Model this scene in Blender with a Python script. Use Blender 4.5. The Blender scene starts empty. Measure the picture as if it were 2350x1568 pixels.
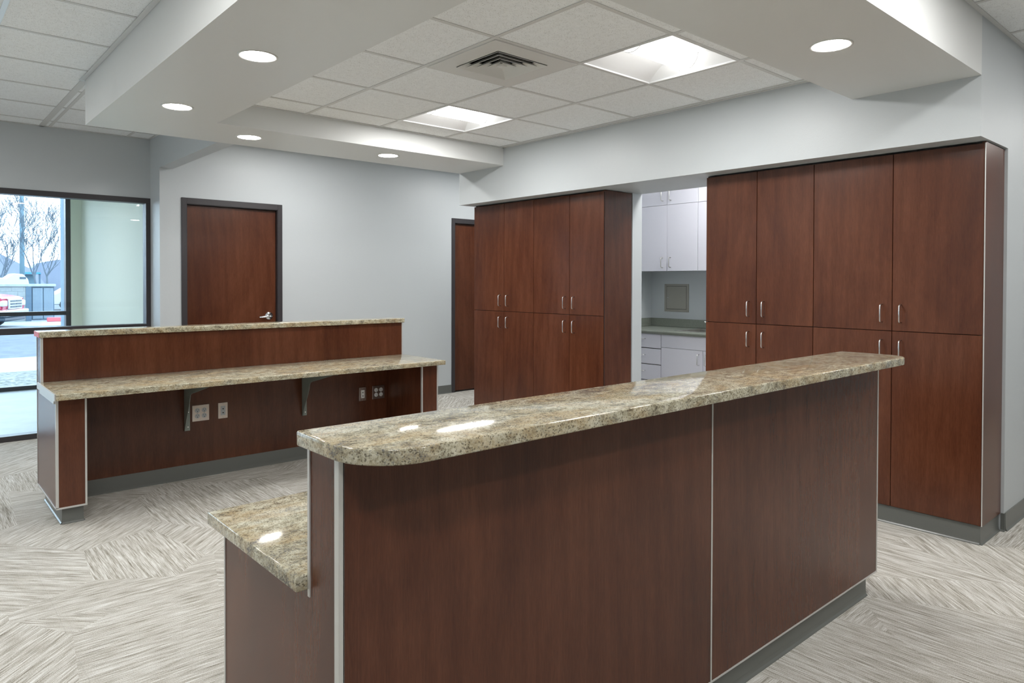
import bpy, bmesh, math, random
from mathutils import Vector, Matrix
random.seed(7)
C = bpy.context.scene.collection
scn = bpy.context.scene

# ------------------------------------------------------------------ camera
YAW, PIT, ROL = math.radians(48.5817), math.radians(-0.7473), math.radians(0.1333)
fw = Vector((math.cos(YAW)*math.cos(PIT), math.sin(YAW)*math.cos(PIT), math.sin(PIT)))
r0 = Vector((math.sin(YAW), -math.cos(YAW), 0)); u0 = r0.cross(fw)
rr = r0*math.cos(ROL)+u0*math.sin(ROL); uu = -r0*math.sin(ROL)+u0*math.cos(ROL)
cam = bpy.data.cameras.new('camera'); co = bpy.data.objects.new('camera', cam); C.objects.link(co)
M = Matrix((rr, uu, -fw)).transposed().to_4x4(); M.translation = Vector((0, 0, 1.374)); co.matrix_world = M
cam.sensor_width = 36; cam.lens = 1603.58/2350*36; cam.shift_y = (668.09-784)/2350
cam.clip_start = 0.05; cam.clip_end = 500
scn.camera = co

# ------------------------------------------------------------------ world, exposure, lamps' strengths
W = bpy.data.worlds.new('sky'); scn.world = W; W.use_nodes = True
wn = W.node_tree.nodes; wl = W.node_tree.links
bg = wn['Background']
wc = wn.new('ShaderNodeTexCoord'); ws = wn.new('ShaderNodeSeparateXYZ'); wr = wn.new('ShaderNodeValToRGB')
wl.new(wc.outputs['Generated'], ws.inputs[0]); wl.new(ws.outputs[2], wr.inputs[0]); wl.new(wr.outputs[0], bg.inputs[0])
wr.color_ramp.elements[0].position = 0.0; wr.color_ramp.elements[0].color = (0.90, 0.955, 1.0, 1)
wr.color_ramp.elements[1].position = 0.9; wr.color_ramp.elements[1].color = (0.78, 0.89, 1.0, 1)
bg.inputs[1].default_value = 2.0
scn.view_settings.view_transform = 'Standard'; scn.view_settings.look = 'None'
scn.view_settings.exposure = 1.70; scn.view_settings.gamma = 1.0; scn.view_settings.use_curve_mapping = False
P_TROFFER, E_TROFFER, E_DOWN = 6.6, 2.2, 24.0

# ------------------------------------------------------------------ material helpers
def srgb(r, g, b):
    f = lambda c: (c/255/12.92) if c/255 <= .04045 else ((c/255+.055)/1.055)**2.4
    return (f(r), f(g), f(b), 1)
class NT:
    def __init__(s, name):
        s.m = bpy.data.materials.new(name); s.m.use_nodes = True
        s.n = s.m.node_tree.nodes; s.l = s.m.node_tree.links
        s.b = s.n['Principled BSDF']; s.out = s.n['Material Output']
    def new(s, t, **k):
        n = s.n.new(t)
        for a, v in k.items(): setattr(n, a, v)
        return n
    def link(s, a, b): s.l.new(a, b)
    def coord(s, kind='Object'):
        return s.new('ShaderNodeTexCoord').outputs[kind]
    def rnd(s): return s.new('ShaderNodeObjectInfo').outputs['Random']
    def vm(s, op, a, b=None):
        n = s.new('ShaderNodeVectorMath', operation=op); s.put(a, n.inputs[0])
        if b is not None: s.put(b, n.inputs[3] if op == 'SCALE' else n.inputs[1])
        return n.outputs[0]
    def ma(s, op, a, b=None, c=None):
        n = s.new('ShaderNodeMath', operation=op); s.put(a, n.inputs[0])
        if b is not None: s.put(b, n.inputs[1])
        if c is not None: s.put(c, n.inputs[2])
        return n.outputs[0]
    def put(s, v, sock):
        if hasattr(v, 'links') or isinstance(v, bpy.types.NodeSocket): s.link(v, sock)
        else: sock.default_value = v
    def noise(s, vec, scale, detail=4, rough=.55, dist=0, out=0):
        n = s.new('ShaderNodeTexNoise'); s.link(vec, n.inputs['Vector'])
        n.inputs['Scale'].default_value = scale; n.inputs['Detail'].default_value = detail
        n.inputs['Roughness'].default_value = rough; n.inputs['Distortion'].default_value = dist
        return n.outputs[out]
    def voro(s, vec, scale, out='Distance', feature='F1', rand=1):
        n = s.new('ShaderNodeTexVoronoi', feature=feature); s.link(vec, n.inputs['Vector'])
        n.inputs['Scale'].default_value = scale; n.inputs['Randomness'].default_value = rand
        return n.outputs[out]
    def ramp(s, fac, stops, interp='LINEAR'):
        n = s.new('ShaderNodeValToRGB'); s.link(fac, n.inputs[0]); e = n.color_ramp.elements
        n.color_ramp.interpolation = interp
        while len(e) < len(stops): e.new(.5)
        for i, (p, c) in enumerate(stops):
            e[i].position = p; e[i].color = c if len(c) == 4 else (*c, 1)
        return n.outputs[0]
    def mix(s, fac, a, b, mode='MIX'):
        n = s.new('ShaderNodeMix', data_type='RGBA', blend_type=mode)
        s.put(fac, n.inputs[0]); s.put(a, n.inputs[6]); s.put(b, n.inputs[7]); return n.outputs[2]
    def bump(s, h, strength, dist=.001):
        n = s.new('ShaderNodeBump'); s.link(h, n.inputs['Height'])
        n.inputs['Strength'].default_value = strength; n.inputs['Distance'].default_value = dist
        s.link(n.outputs[0], s.b.inputs['Normal'])
    def base(s, v): s.put(v, s.b.inputs['Base Color'])
    def rough(s, v): s.put(v, s.b.inputs['Roughness'])
def plain(name, col, rough=.5, metal=0., bumpy=0, bs=200, spec=None):
    t = NT(name); t.base(col); t.rough(rough); t.b.inputs['Metallic'].default_value = metal
    if spec is not None: t.b.inputs['Specular IOR Level'].default_value = spec
    if bumpy: t.bump(t.noise(t.coord(), bs, 3), bumpy)
    return t.m
def glow(name, col, e):
    t = NT(name); em = t.new('ShaderNodeEmission'); em.inputs[0].default_value = col; em.inputs[1].default_value = e
    t.link(em.outputs[0], t.out.inputs[0]); return t.m
def glass(name, tint, gl=.9):
    t = NT(name); tr = t.new('ShaderNodeBsdfTransparent'); tr.inputs[0].default_value = tint
    g = t.new('ShaderNodeBsdfGlossy'); g.inputs['Roughness'].default_value = 0.01
    fr = t.new('ShaderNodeFresnel'); fr.inputs[0].default_value = 1.45
    mx = t.new('ShaderNodeMixShader')
    geo = t.new('ShaderNodeNewGeometry')
    k = t.ma('MULTIPLY', fr.outputs[0], gl)
    t.link(k, mx.inputs[0]); t.link(tr.outputs[0], mx.inputs[1]); t.link(g.outputs[0], mx.inputs[2])
    t.link(mx.outputs[0], t.out.inputs[0]); return t.m

def wood(name, dark, mid, light, rough=.34):
    t = NT(name); co_ = t.coord(); off = t.new('ShaderNodeCombineXYZ')
    r = t.rnd(); t.link(t.ma('MULTIPLY', r, 37.), off.inputs[0]); t.link(t.ma('MULTIPLY', r, 91.), off.inputs[1])
    v = t.vm('ADD', co_, off.outputs[0])
    w1 = t.noise(t.vm('MULTIPLY', v, (3.2, 3.2, 1.1)), 1, 4, .6, .6)
    w2 = t.noise(t.vm('MULTIPLY', v, (60, 60, 2.2)), 1, 4, .65, .5)
    w3 = t.noise(t.vm('MULTIPLY', v, (300, 300, 22)), 1, 3, .7)
    # cathedral figure
    wv = t.new('ShaderNodeTexWave', wave_type='BANDS', bands_direction='DIAGONAL')
    t.link(t.vm('MULTIPLY', v, (5, 5, .45)), wv.inputs['Vector'])
    wv.inputs['Scale'].default_value = 1.4; wv.inputs['Distortion'].default_value = 5.0
    wv.inputs['Detail'].default_value = 4; wv.inputs['Detail Scale'].default_value = 1.6
    f = t.ma('ADD', t.ma('MULTIPLY', w1, .66), t.ma('MULTIPLY', w2, .24))
    f = t.ma('ADD', f, t.ma('ADD', t.ma('MULTIPLY', wv.outputs['Fac'], .05), .035))
    f = t.ma('ADD', f, t.ma('MULTIPLY', t.ma('SUBTRACT', w3, .5), .38))
    t.base(t.ramp(f, [(.30, dark), (.48, mid), (.68, light)]))
    t.rough(rough); t.b.inputs['Specular IOR Level'].default_value = .40
    return t.m
def granite():
    t = NT('granite'); v = t.vm('MULTIPLY', t.coord(), (.62, 1, 1))
    big = t.noise(v, 4.5, 3, .6, .8)
    mot = t.noise(v, 38, 8, .80, .5)
    fine = t.noise(t.coord(), 210, 4, .8)
    f = t.ma('ADD', t.ma('MULTIPLY', mot, .62), t.ma('MULTIPLY', fine, .38))
    c1 = t.ramp(f, [(.35, srgb(58, 54, 48)), (.42, srgb(118, 111, 93)), (.48, srgb(172, 165, 141)), (.55, srgb(203, 199, 178)), (.67, srgb(228, 225, 210))])
    g = t.noise(v, 9, 4, .6, .5)
    c2 = t.mix(t.ma('MULTIPLY', t.ramp(g, [(.47, (0, 0, 0)), (.62, (1, 1, 1))]), .42), c1, srgb(186, 158, 112))
    dk = t.noise(v, 12, 8, .8, .8)
    dsp = t.ma('ADD', t.ma('ADD', dk, t.ma('MULTIPLY', t.ma('SUBTRACT', fine, .5), .9)), t.ma('MULTIPLY', t.ma('SUBTRACT', big, .5), .35))
    c4 = t.mix(t.ma('MULTIPLY', t.ramp(dsp, [(.565, (0, 0, 0)), (.69, (1, 1, 1))]), .82), c2, srgb(74, 76, 84))
    cell = t.voro(t.coord(), 330, 'Color'); cs = t.new('ShaderNodeSeparateColor'); t.link(cell, cs.inputs[0])
    c5 = t.mix(t.ma('MULTIPLY', t.ramp(cs.outputs[1], [(.84, (0, 0, 0)), (.90, (1, 1, 1))]), .68), c4, srgb(70, 60, 48))
    t.base(c5); t.rough(.08); t.b.inputs['Specular IOR Level'].default_value = .5; return t.m
def carpet():
    t = NT('carpet'); v = t.new('ShaderNodeNewGeometry').outputs['Position']
    vn = t.vm('MULTIPLY', v, (1, 1, 0))
    cell = t.voro(t.vm('MULTIPLY', vn, (1, .8, 1)), 1.8, 'Color'); s = t.new('ShaderNodeSeparateColor'); t.link(cell, s.inputs[0])
    ang = t.ma('MULTIPLY', t.ma('FLOOR', t.ma('MULTIPLY', s.outputs[0], 4.0)), math.pi/4)
    sx = t.new('ShaderNodeSeparateXYZ'); t.link(vn, sx.inputs[0])
    ca = t.ma('COSINE', ang); sa = t.ma('SINE', ang)
    u = t.ma('ADD', t.ma('MULTIPLY', sx.outputs[0], ca), t.ma('MULTIPLY', sx.outputs[1], sa))
    w = t.ma('SUBTRACT', t.ma('MULTIPLY', sx.outputs[1], ca), t.ma('MULTIPLY', sx.outputs[0], sa))
    cb = t.new('ShaderNodeCombineXYZ'); t.link(t.ma('MULTIPLY', u, 10.), cb.inputs[0]); t.link(t.ma('MULTIPLY', w, 250.), cb.inputs[1])
    t.link(t.ma('MULTIPLY', s.outputs[1], 40.), cb.inputs[2])
    st = t.noise(cb.outputs[0], 1, 3, .6)
    cb2 = t.new('ShaderNodeCombineXYZ'); t.link(t.ma('MULTIPLY', u, 2.5), cb2.inputs[0]); t.link(t.ma('MULTIPLY', w, 70.), cb2.inputs[1])
    t.link(t.ma('MULTIPLY', s.outputs[2], 40.), cb2.inputs[2])
    st2 = t.noise(cb2.outputs[0], 1, 3, .6)
    fz = t.noise(v, 330, 3, .75)
    f = t.ma('ADD', t.ma('MULTIPLY', st, .62), t.ma('MULTIPLY', st2, .38))
    f = t.ma('ADD', f, t.ma('MULTIPLY', t.ma('SUBTRACT', fz, .5), .60))
    t.base(t.ramp(f, [(.28, srgb(100, 95, 84)), (.42, srgb(162, 157, 146)), (.52, srgb(198, 195, 188)), (.66, srgb(232, 232, 229))]))
    t.rough(.95); t.b.inputs['Specular IOR Level'].default_value = .1
    t.bump(t.ma('ADD', fz, t.ma('MULTIPLY', st, 1.2)), .55, .004)
    return t.m
def tile_mat():
    t = NT('ceiling_tile'); v0 = t.coord(); r = t.rnd(); off = t.new('ShaderNodeCombineXYZ')
    t.link(t.ma('MULTIPLY', r, 17.3), off.inputs[0]); t.link(t.ma('MULTIPLY', r, 41.7), off.inputs[1])
    v = t.vm('MULTIPLY', t.vm('ADD', v0, off.outputs[0]), (1, 1, 0))
    d = t.voro(v, 190, 'Distance'); c = t.voro(v, 190, 'Color'); s = t.new('ShaderNodeSeparateColor'); t.link(c, s.inputs[0])
    hole = t.ma('MULTIPLY', t.ma('LESS_THAN', d, .30), t.ma('GREATER_THAN', s.outputs[0], .72))
    fine = t.noise(v, 420, 2, .7); fh = t.ramp(fine, [(.30, (1, 1, 1)), (.37, (0, 0, 0))])
    k = t.ma('MINIMUM', t.ma('ADD', t.ma('MULTIPLY', hole, .75), t.ma('MULTIPLY', fh, .45)), 1)
    big = t.noise(v, 30, 3); bc = t.ramp(big, [(.3, (.87, .89, .90)), (.7, (.93, .95, .96))])
    t.base(t.mix(k, bc, (.34, .33, .30, 1))); t.rough(.9); t.bump(t.ma('SUBTRACT', 1., k), .5, .002); return t.m
def paint(name, col, rough=.42):
    t = NT(name); v = t.coord('Object')
    t.base(col); t.rough(rough)
    t.bump(t.ma('ADD', t.noise(v, 170, 3, .6), t.ma('MULTIPLY', t.noise(v, 60, 2), .6)), .16, .0025); return t.m
def stone(name, c1, c2, sc=8, rough=.9, b=.5):
    t = NT(name); v = t.coord(); n = t.noise(v, sc, 6, .65, .3)
    t.base(t.ramp(n, [(.35, c1), (.65, c2)])); t.rough(rough); t.bump(n, b, .01); return t.m

MT = {}
MT['wall'] = paint('wall_paint', (.540, .575, .595, 1))
MT['cpaint'] = paint('soffit_paint_lifted', (.72, .735, .73, 1))  # lighter than the wall paint, to lift the dimly lit soffit
MT['vest'] = paint('cream_paint', (.80, .81, .68, 1), .6)
MT['tile'] = tile_mat()
MT['tee'] = plain('tee_white', (.66, .66, .65, 1), .4)
MT['tee2'] = plain('tee_sheen', (.75, .80, .84, 1), .25)  # reflected sheen painted in as a bluish-white base colour
MT['wood'] = wood('cherry_laminate', (.056, .0165, .0078, 1), (.088, .0268, .0120, 1), (.126, .043, .020, 1), .27)
MT['carcass'] = plain('dark_carcass', (.012, .006, .005, 1), .6)
MT['alu'] = plain('aluminium_trim', (.62, .62, .60, 1), .35, .35)
MT['vinyl'] = plain('vinyl_base', (.135, .142, .132, 1), .30)
MT['granite'] = granite()
MT['carpet'] = carpet()
MT['bronze'] = plain('dark_bronze', (.040, .036, .040, 1), .38)
MT['white'] = plain('white_laminate', (.70, .70, .77, 1), .35)
MT['gap'] = plain('gap_shadow', (.03, .03, .035, 1), .7)  # dark colour standing in for shade inside the gaps
MT['solid'] = stone('grey_green_laminate', (.185, .205, .175, 1), (.22, .24, .205, 1), 60, .35, .02)
MT['steel'] = plain('brushed_steel', (.62, .61, .58, 1), .32, 1.)
MT['panelsteel'] = plain('access_panel_steel', (.34, .33, .29, 1), .42, .3)
MT['nickel'] = plain('satin_nickel', (.78, .77, .76, 1), .25, 1.)
MT['chrome'] = plain('chrome', (.85, .86, .88, 1), .12, 1.)
MT['bracket'] = plain('grey_green_powder_coat', (.27, .31, .28, 1), .4)
MT['almond'] = plain('almond_plate', (.80, .71, .64, 1), .35)
MT['plug'] = plain('grey_receptacle', (.50, .52, .54, 1), .35)
MT['ssplate'] = plain('stainless_plate', (.40, .33, .31, 1), .22, .9)
MT['slot'] = plain('slot_black', (.01, .01, .01, 1), .6)
MT['red'] = plain('red_strip', (.62, .09, .09, 1), .35)
MT['ventw'] = plain('vent_enamel', (.70, .70, .68, 1), .4)
MT['ventk'] = plain('duct_dark', (.03, .03, .025, 1), .7)
MT['lens'] = glow('lamp_lens', (1.0, .985, .96, 1), E_TROFFER)
MT['dlens'] = glow('downlight_lens', (1.0, .985, .95, 1), E_DOWN)
MT['refl'] = plain('reflector_white', (.86, .87, .88, 1), .35)
MT['glass'] = glass('window_glass', (.92, .97, 1, 1))
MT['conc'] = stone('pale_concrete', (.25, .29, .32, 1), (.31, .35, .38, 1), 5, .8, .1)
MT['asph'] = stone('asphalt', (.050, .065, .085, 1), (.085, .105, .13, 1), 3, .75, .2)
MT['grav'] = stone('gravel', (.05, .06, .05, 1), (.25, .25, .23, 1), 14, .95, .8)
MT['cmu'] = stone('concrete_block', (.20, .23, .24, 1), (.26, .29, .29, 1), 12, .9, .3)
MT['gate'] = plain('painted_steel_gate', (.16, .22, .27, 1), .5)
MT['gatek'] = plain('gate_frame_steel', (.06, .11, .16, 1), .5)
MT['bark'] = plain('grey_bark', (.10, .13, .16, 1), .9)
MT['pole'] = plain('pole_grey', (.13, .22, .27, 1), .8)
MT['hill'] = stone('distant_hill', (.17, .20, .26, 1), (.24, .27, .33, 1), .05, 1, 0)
MT['redcar'] = plain('red_car_paint', (.34, .03, .07, 1), .2)
MT['whitecar'] = plain('white_car_paint', (.42, .45, .48, 1), .25)
MT['carglass'] = plain('dark_car_glass', (.03, .06, .09, 1), .1)
MT['tyre'] = plain('tyre_rubber', (.02, .02, .02, 1), .8)
MT['carchr'] = plain('bumper_chrome', (.55, .60, .64, 1), .2, .8)
MT['grille'] = plain('grille_dark', (.02, .04, .06, 1), .4)
MT['amber'] = plain('amber_lens', (.8, .35, .03, 1), .3)
MT['blue'] = plain('blue_canopy', (.05, .25, .40, 1), .6)
MT['vfloor'] = stone('vestibule_concrete', (.55, .62, .68, 1), (.64, .70, .75, 1), 5, .5, .05)
MT['curb'] = plain('red_curb_paint', (.62, .10, .12, 1), .7)
MT['block'] = stone('reveal_glare', (.16, .24, .31, 1), (.20, .28, .35, 1), 20, .9, .2)  # pale blue tone stands in for glare on the mullion's outer side

# ------------------------------------------------------------------ geometry helpers
def BM(): return bmesh.new()
def box(bm, x0, x1, y0, y1, z0, z1, bev=0, seg=1):
    g = bmesh.ops.create_cube(bm, size=1)['verts']
    for v in g:
        v.co = Vector(((x0+x1)/2+v.co.x*(x1-x0), (y0+y1)/2+v.co.y*(y1-y0), (z0+z1)/2+v.co.z*(z1-z0)))
    if bev:
        es = list({e for v in g for e in v.link_edges})
        bmesh.ops.bevel(bm, geom=es, offset=bev, segments=seg, affect='EDGES', profile=.5)
    return bm
def B(x0, x1, y0, y1, z0, z1, bev=0, seg=1): return box(BM(), x0, x1, y0, y1, z0, z1, bev, seg)
def prism(bm, pts, a0, a1, axis):
    """polygon pts (2d) extruded along axis. axis x: pts=(y,z); y: pts=(x,z); z: pts=(x,y)"""
    mk = {'x': lambda p, a: (a, p[0], p[1]), 'y': lambda p, a: (p[0], a, p[1]), 'z': lambda p, a: (p[0], p[1], a)}[axis]
    A = [bm.verts.new(mk(p, a0)) for p in pts]; Bv = [bm.verts.new(mk(p, a1)) for p in pts]
    n = len(pts); fs = [bm.faces.new(A), bm.faces.new(Bv[::-1])]
    for i in range(n): fs.append(bm.faces.new((A[i], Bv[i], Bv[(i+1) % n], A[(i+1) % n])))
    bmesh.ops.recalc_face_normals(bm, faces=fs); return fs
def tube(bm, pts, rad, seg=8, caps=True):
    pts = [Vector(p) for p in pts]; rad = rad if isinstance(rad, (list, tuple)) else [rad]*len(pts)
    rings = []; ref = None
    for i, p in enumerate(pts):
        t = (pts[min(i+1, len(pts)-1)]-pts[max(i-1, 0)]).normalized()
        if ref is None:
            ref = Vector((0, 0, 1)) if abs(t.z) < .9 else Vector((1, 0, 0))
        n = (ref-t*ref.dot(t)).normalized(); ref = n; b = t.cross(n)
        rings.append([bm.verts.new(p+(n*math.cos(2*math.pi*k/seg)+b*math.sin(2*math.pi*k/seg))*rad[i]) for k in range(seg)])
    for a, b2 in zip(rings, rings[1:]):
        for k in range(seg): bm.faces.new((a[k], a[(k+1) % seg], b2[(k+1) % seg], b2[k])).smooth = True
    if caps: bm.faces.new(rings[0][::-1]); bm.faces.new(rings[-1])
def lathe(bm, c, prof, seg=32, axis='z'):
    rings = []
    for r, h in prof:
        ring = []
        for k in range(seg):
            a = 2*math.pi*k/seg; q = (math.cos(a)*r, math.sin(a)*r)
            o = {'z': (q[0], q[1], h), 'y': (q[0], h, q[1]), 'x': (h, q[0], q[1])}[axis]
            ring.append(bm.verts.new(Vector(c)+Vector(o)))
        rings.append(ring)
    for a, b in zip(rings, rings[1:]):
        for k in range(seg): bm.faces.new((a[k], a[(k+1) % seg], b[(k+1) % seg], b[k])).smooth = True
    return rings
def cap(bm, ring): bm.faces.new(ring)
def origin(o):
    p = Vector((0, 0, 0)); q = o
    while q: p += q.location; q = q.parent
    return p
def obj(name, bm, m, parent=None, label=None):
    """mesh built in world coordinates, linked as one object"""
    if parent is not None:
        L = origin(parent)
        bmesh.ops.translate(bm, verts=bm.verts, vec=-L)
        loc = Vector((0, 0, 0))
    else:
        vs = [v.co for v in bm.verts]
        loc = Vector(((min(v.x for v in vs)+max(v.x for v in vs))/2, (min(v.y for v in vs)+max(v.y for v in vs))/2, min(v.z for v in vs)))
        bmesh.ops.translate(bm, verts=bm.verts, vec=-loc)
    bmesh.ops.recalc_face_normals(bm, faces=bm.faces)
    me = bpy.data.meshes.new(name); bm.to_mesh(me); bm.free(); me.materials.append(MT[m] if isinstance(m, str) else m)
    o = bpy.data.objects.new(name, me); o.location = loc; C.objects.link(o)
    if parent is not None: o.parent = parent
    if label: o['label'] = label
    return o
def struct(name, bm, m, parent=None):
    o = obj(name, bm, m, parent)
    if parent is None: o['kind'] = 'structure'
    return o
def tag(o, label, cat, group=None):
    o['label'] = label; o['category'] = cat
    if group: o['group'] = group
    return o
def thing(name, label, cat, loc, group=None, kind=None):
    o = bpy.data.objects.new(name, None); o.location = loc; o.empty_display_size = .1; C.objects.link(o)
    if kind: o['kind'] = kind
    if label: o['label'] = label
    if cat: o['category'] = cat
    if group: o['group'] = group
    return o
def copy_tree(o, parent=None):
    c = o.copy(); C.objects.link(c)
    if parent is not None: c.parent = parent
    for ch in list(o.children): copy_tree(ch, c)
    return c

# ------------------------------------------------------------------ the setting
XF, XB, ZS, ZF, ZT, ZC = 4.10, 4.243, 2.42, 2.114, 2.575, 2.721
YF, YN, YT, YO = 1.084, 1.717, 4.768, 5.42
XL0, XL1, XH, XH2, YD, YW, TOP = .962, 1.601, 1.826, 1.947, 6.971, 7.284, 2.90
G = .6096
fl = struct('floor', B(-3.2, 9, -4.2, 7.40, -.25, -.006), 'carpet')
# carpet tiles, laid over the floor
full = None; X0, Y0 = .49, 1.05
for i in range(-3, 12):
    for j in range(-5, 11):
        a, b = X0+i*G, X0+(i+1)*G; c, d = Y0+j*G, Y0+(j+1)*G
        cy = YW if a < XH else YD
        clip = False
        if c >= cy: continue
        if d > cy: d = cy; clip = True
        L = Vector((a, c, -.006))
        if not clip and full is not None:
            o = bpy.data.objects.new('carpet_tile', full); o.location = L-fl.location; C.objects.link(o); o.parent = fl; continue
        bm = B(0.0002, b-a-.0002, 0.0002, d-c-.0002, 0, .006)
        me = bpy.data.meshes.new('carpet_tile'); bm.to_mesh(me); bm.free(); me.materials.append(MT['carpet'])
        o = bpy.data.objects.new('carpet_tile', me); o.location = L-fl.location; C.objects.link(o); o.parent = fl
        if not clip: full = me
ceil = struct('ceiling', B(-3.2, 9, -4.2, 7.40, TOP, 3.0), 'tee')
LIT = []   # troffer cells
def tile_grid(x0, x1, y0, y1, gx, gy, z, skip=()):
    fullm = {}
    def lines(a0, a1, g0):
        k = math.ceil((a0-g0)/G-1e-6); out = []
        while g0+k*G < a1-1e-6: out.append(g0+k*G); k += 1
        return [v for v in out if v > a0+1e-6]
    xs = [x0]+lines(x0, x1, gx)+[x1]; ys = [y0]+lines(y0, y1, gy)+[y1]
    for a, b in zip(xs, xs[1:]):
        for c, d in zip(ys, ys[1:]):
            if any(abs((a+b)/2-sx) < .2 and abs((c+d)/2-sy) < .2 and b-a > .5 and d-c > .5 for sx, sy in skip): continue
            key = (round(b-a, 4), round(d-c, 4))
            if key not in fullm:
                bm = B(.002, b-a-.002, .002, d-c-.002, 0, .014, .002)
                me = bpy.data.meshes.new('ceiling_tile'); bm.to_mesh(me); bm.free(); me.materials.append(MT['tile']); fullm[key] = me
            o = bpy.data.objects.new('ceiling_tile', fullm[key]); o.location = Vector((a, c, z+.003))-ceil.location
            C.objects.link(o); o.parent = ceil
    w = .012
    for v in xs[1:-1]: obj('ceiling_tee', B(v-w, v+w, y0, y1, z-.001, z+.002), 'tee2' if (abs(v-.42) < .05 and z > 2.6) else 'tee', ceil)  # one left-hand tee carries its reflected sheen in the colour
    for v in ys[1:-1]: obj('ceiling_tee', B(x0, x1, v-w, v+w, z, z+.0025), 'tee', ceil)
    for bb in ((x0, x0+.022, y0, y1), (x1-.022, x1, y0, y1), (x0, x1, y0, y0+.022), (x0, x1, y1-.022, y1)):
        obj('wall_angle', B(*bb, z-.002, z+.0015), 'tee', ceil)
TROF = [  # centre x, centre y, z, direction the lamp runs
    (2.219+1.5*G, 2.037+.5*G, ZT), (2.219+1.5*G, 2.037+3.5*G, ZT)]
VENT = (2.219+.5*G, 2.037+1.5*G)
tile_grid(XL1, XF, YN, YT, 2.219, 2.037, ZT, [(TROF[0][0], TROF[0][1]), (TROF[1][0], TROF[1][1]), VENT])
LZ = [(.41-.5*G, 3.97-2.5*G), (.41-1.5*G, 3.97+2.5*G), (.41-.5*G, 3.97-6.5*G), (.41-4.5*G, 3.97+2.5*G), (.41-4.5*G, 3.97-2.5*G)]  # last cells, behind camera and by left wall, take added fill lights
tile_grid(-3.07, XL0, -1.52, YW, .41, 3.97, ZC, LZ[:5])
tile_grid(XL0, XH, YO, YW, .41, 3.97, ZC)
RZ = (2.69+.5*G, .19+.5*G); RZ2 = (3.91+1.5*G, .19-.5*G); RZ3 = (1.472+.5*G, .19-1.5*G); RZ4 = (3.91+5.5*G, .19-.5*G)  # beyond the overhead one, unseen lights added as fill
tile_grid(XL0, 8.87, -1.03, YF, 3.91, .19, ZC, [RZ, RZ2, RZ3, RZ4])
FZ = (2.69+.5*G, 5.66+.5*G); FZ2 = (4.52+1.5*G, 5.66+.5*G)
tile_grid(XH2, 6.35, YO, YD, 2.69, 5.66, ZC, [FZ, FZ2])
KZ = (4.86+.5*G, 3.02+.5*G); KZ2 = (4.86+.5*G, 3.02-1.5*G)  # the other kitchenette cell takes an unseen light added as fill
tile_grid(4.71, 6.04, 1.2, 4.6, 4.86, 3.02, ZC, [KZ, KZ2])
# bracket end of the wall angle that runs past the soffit corner
obj('wall_angle', B(.93, .962, 5.42, 5.435, ZC-.006, ZC-.001), 'tee2', ceil)
obj('wall_angle', B(.934, .960, 1.1, 5.43, ZC-.004, ZC-.0015), 'tee', ceil)

def walls(name, boxes, m='wall'):
    bm = BM()
    for b in boxes: box(bm, *b)
    return struct(name, bm, m)
# soffit ring as one drywall shape
bm = BM()
prism(bm, [(XL0, YF), (XF, YF), (XF, YN), (XL1, YN), (XL1, YT), (XF, YT), (XF, YO), (XL0, YO)], ZS, TOP, 'z')
struct('trim_1', bm, 'cpaint')
walls('trim_2', [(XF, 4.71, YF, YO, ZF, TOP)])
walls('trim_3', [(XH, XH2, YO, YD, ZS, TOP)])
walls('wall_back', [(-3.08, XH, YW, 7.40, 2.160, TOP)])
walls('wall_left', [(-3.2, -3.08, -4.2, YW, 0, TOP)])
walls('wall_front', [(-3.08, 9, -4.2, -4.08, 0, TOP)])
D1 = (2.05, 2.95, 2.112); D2 = (5.19, 6.12, 2.112)
walls('wall_doors', [(XH, D1[0], YD, 7.10, 0, TOP), (D1[0], D1[1], YD, 7.10, D1[2], TOP), (D1[1], D2[0], YD, 7.10, 0, TOP),
                     (D2[0], D2[1], YD, 7.10, D2[2], TOP), (D2[1], 7.6, YD, 7.10, 0, TOP), (XH2, 7.6, 7.13, 7.20, 0, TOP), (XH, XH2, 7.10, 7.40, 0, TOP)])  # long rear slab is added, unseen, to block sky light at the doors
walls('wall_cabinets', [(4.587, 4.71, YF, 2.763, 0, ZF), (4.587, 4.71, 3.69, YO, 0, ZF), (4.71, 7.6, 5.30, YO, 0, TOP)])
walls('wall_right', [(4.71, 9, YF, 1.2, 0, TOP)])
walls('wall_kitchen', [(6.04, 6.16, 1.2, 4.72, 0, TOP), (4.71, 6.04, 4.60, 4.72, 0, TOP)])
walls('wall_end', [(8.88, 9, -4.08, YF, 0, TOP), (7.5, 7.6, YO, YD, 0, TOP)])
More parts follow.
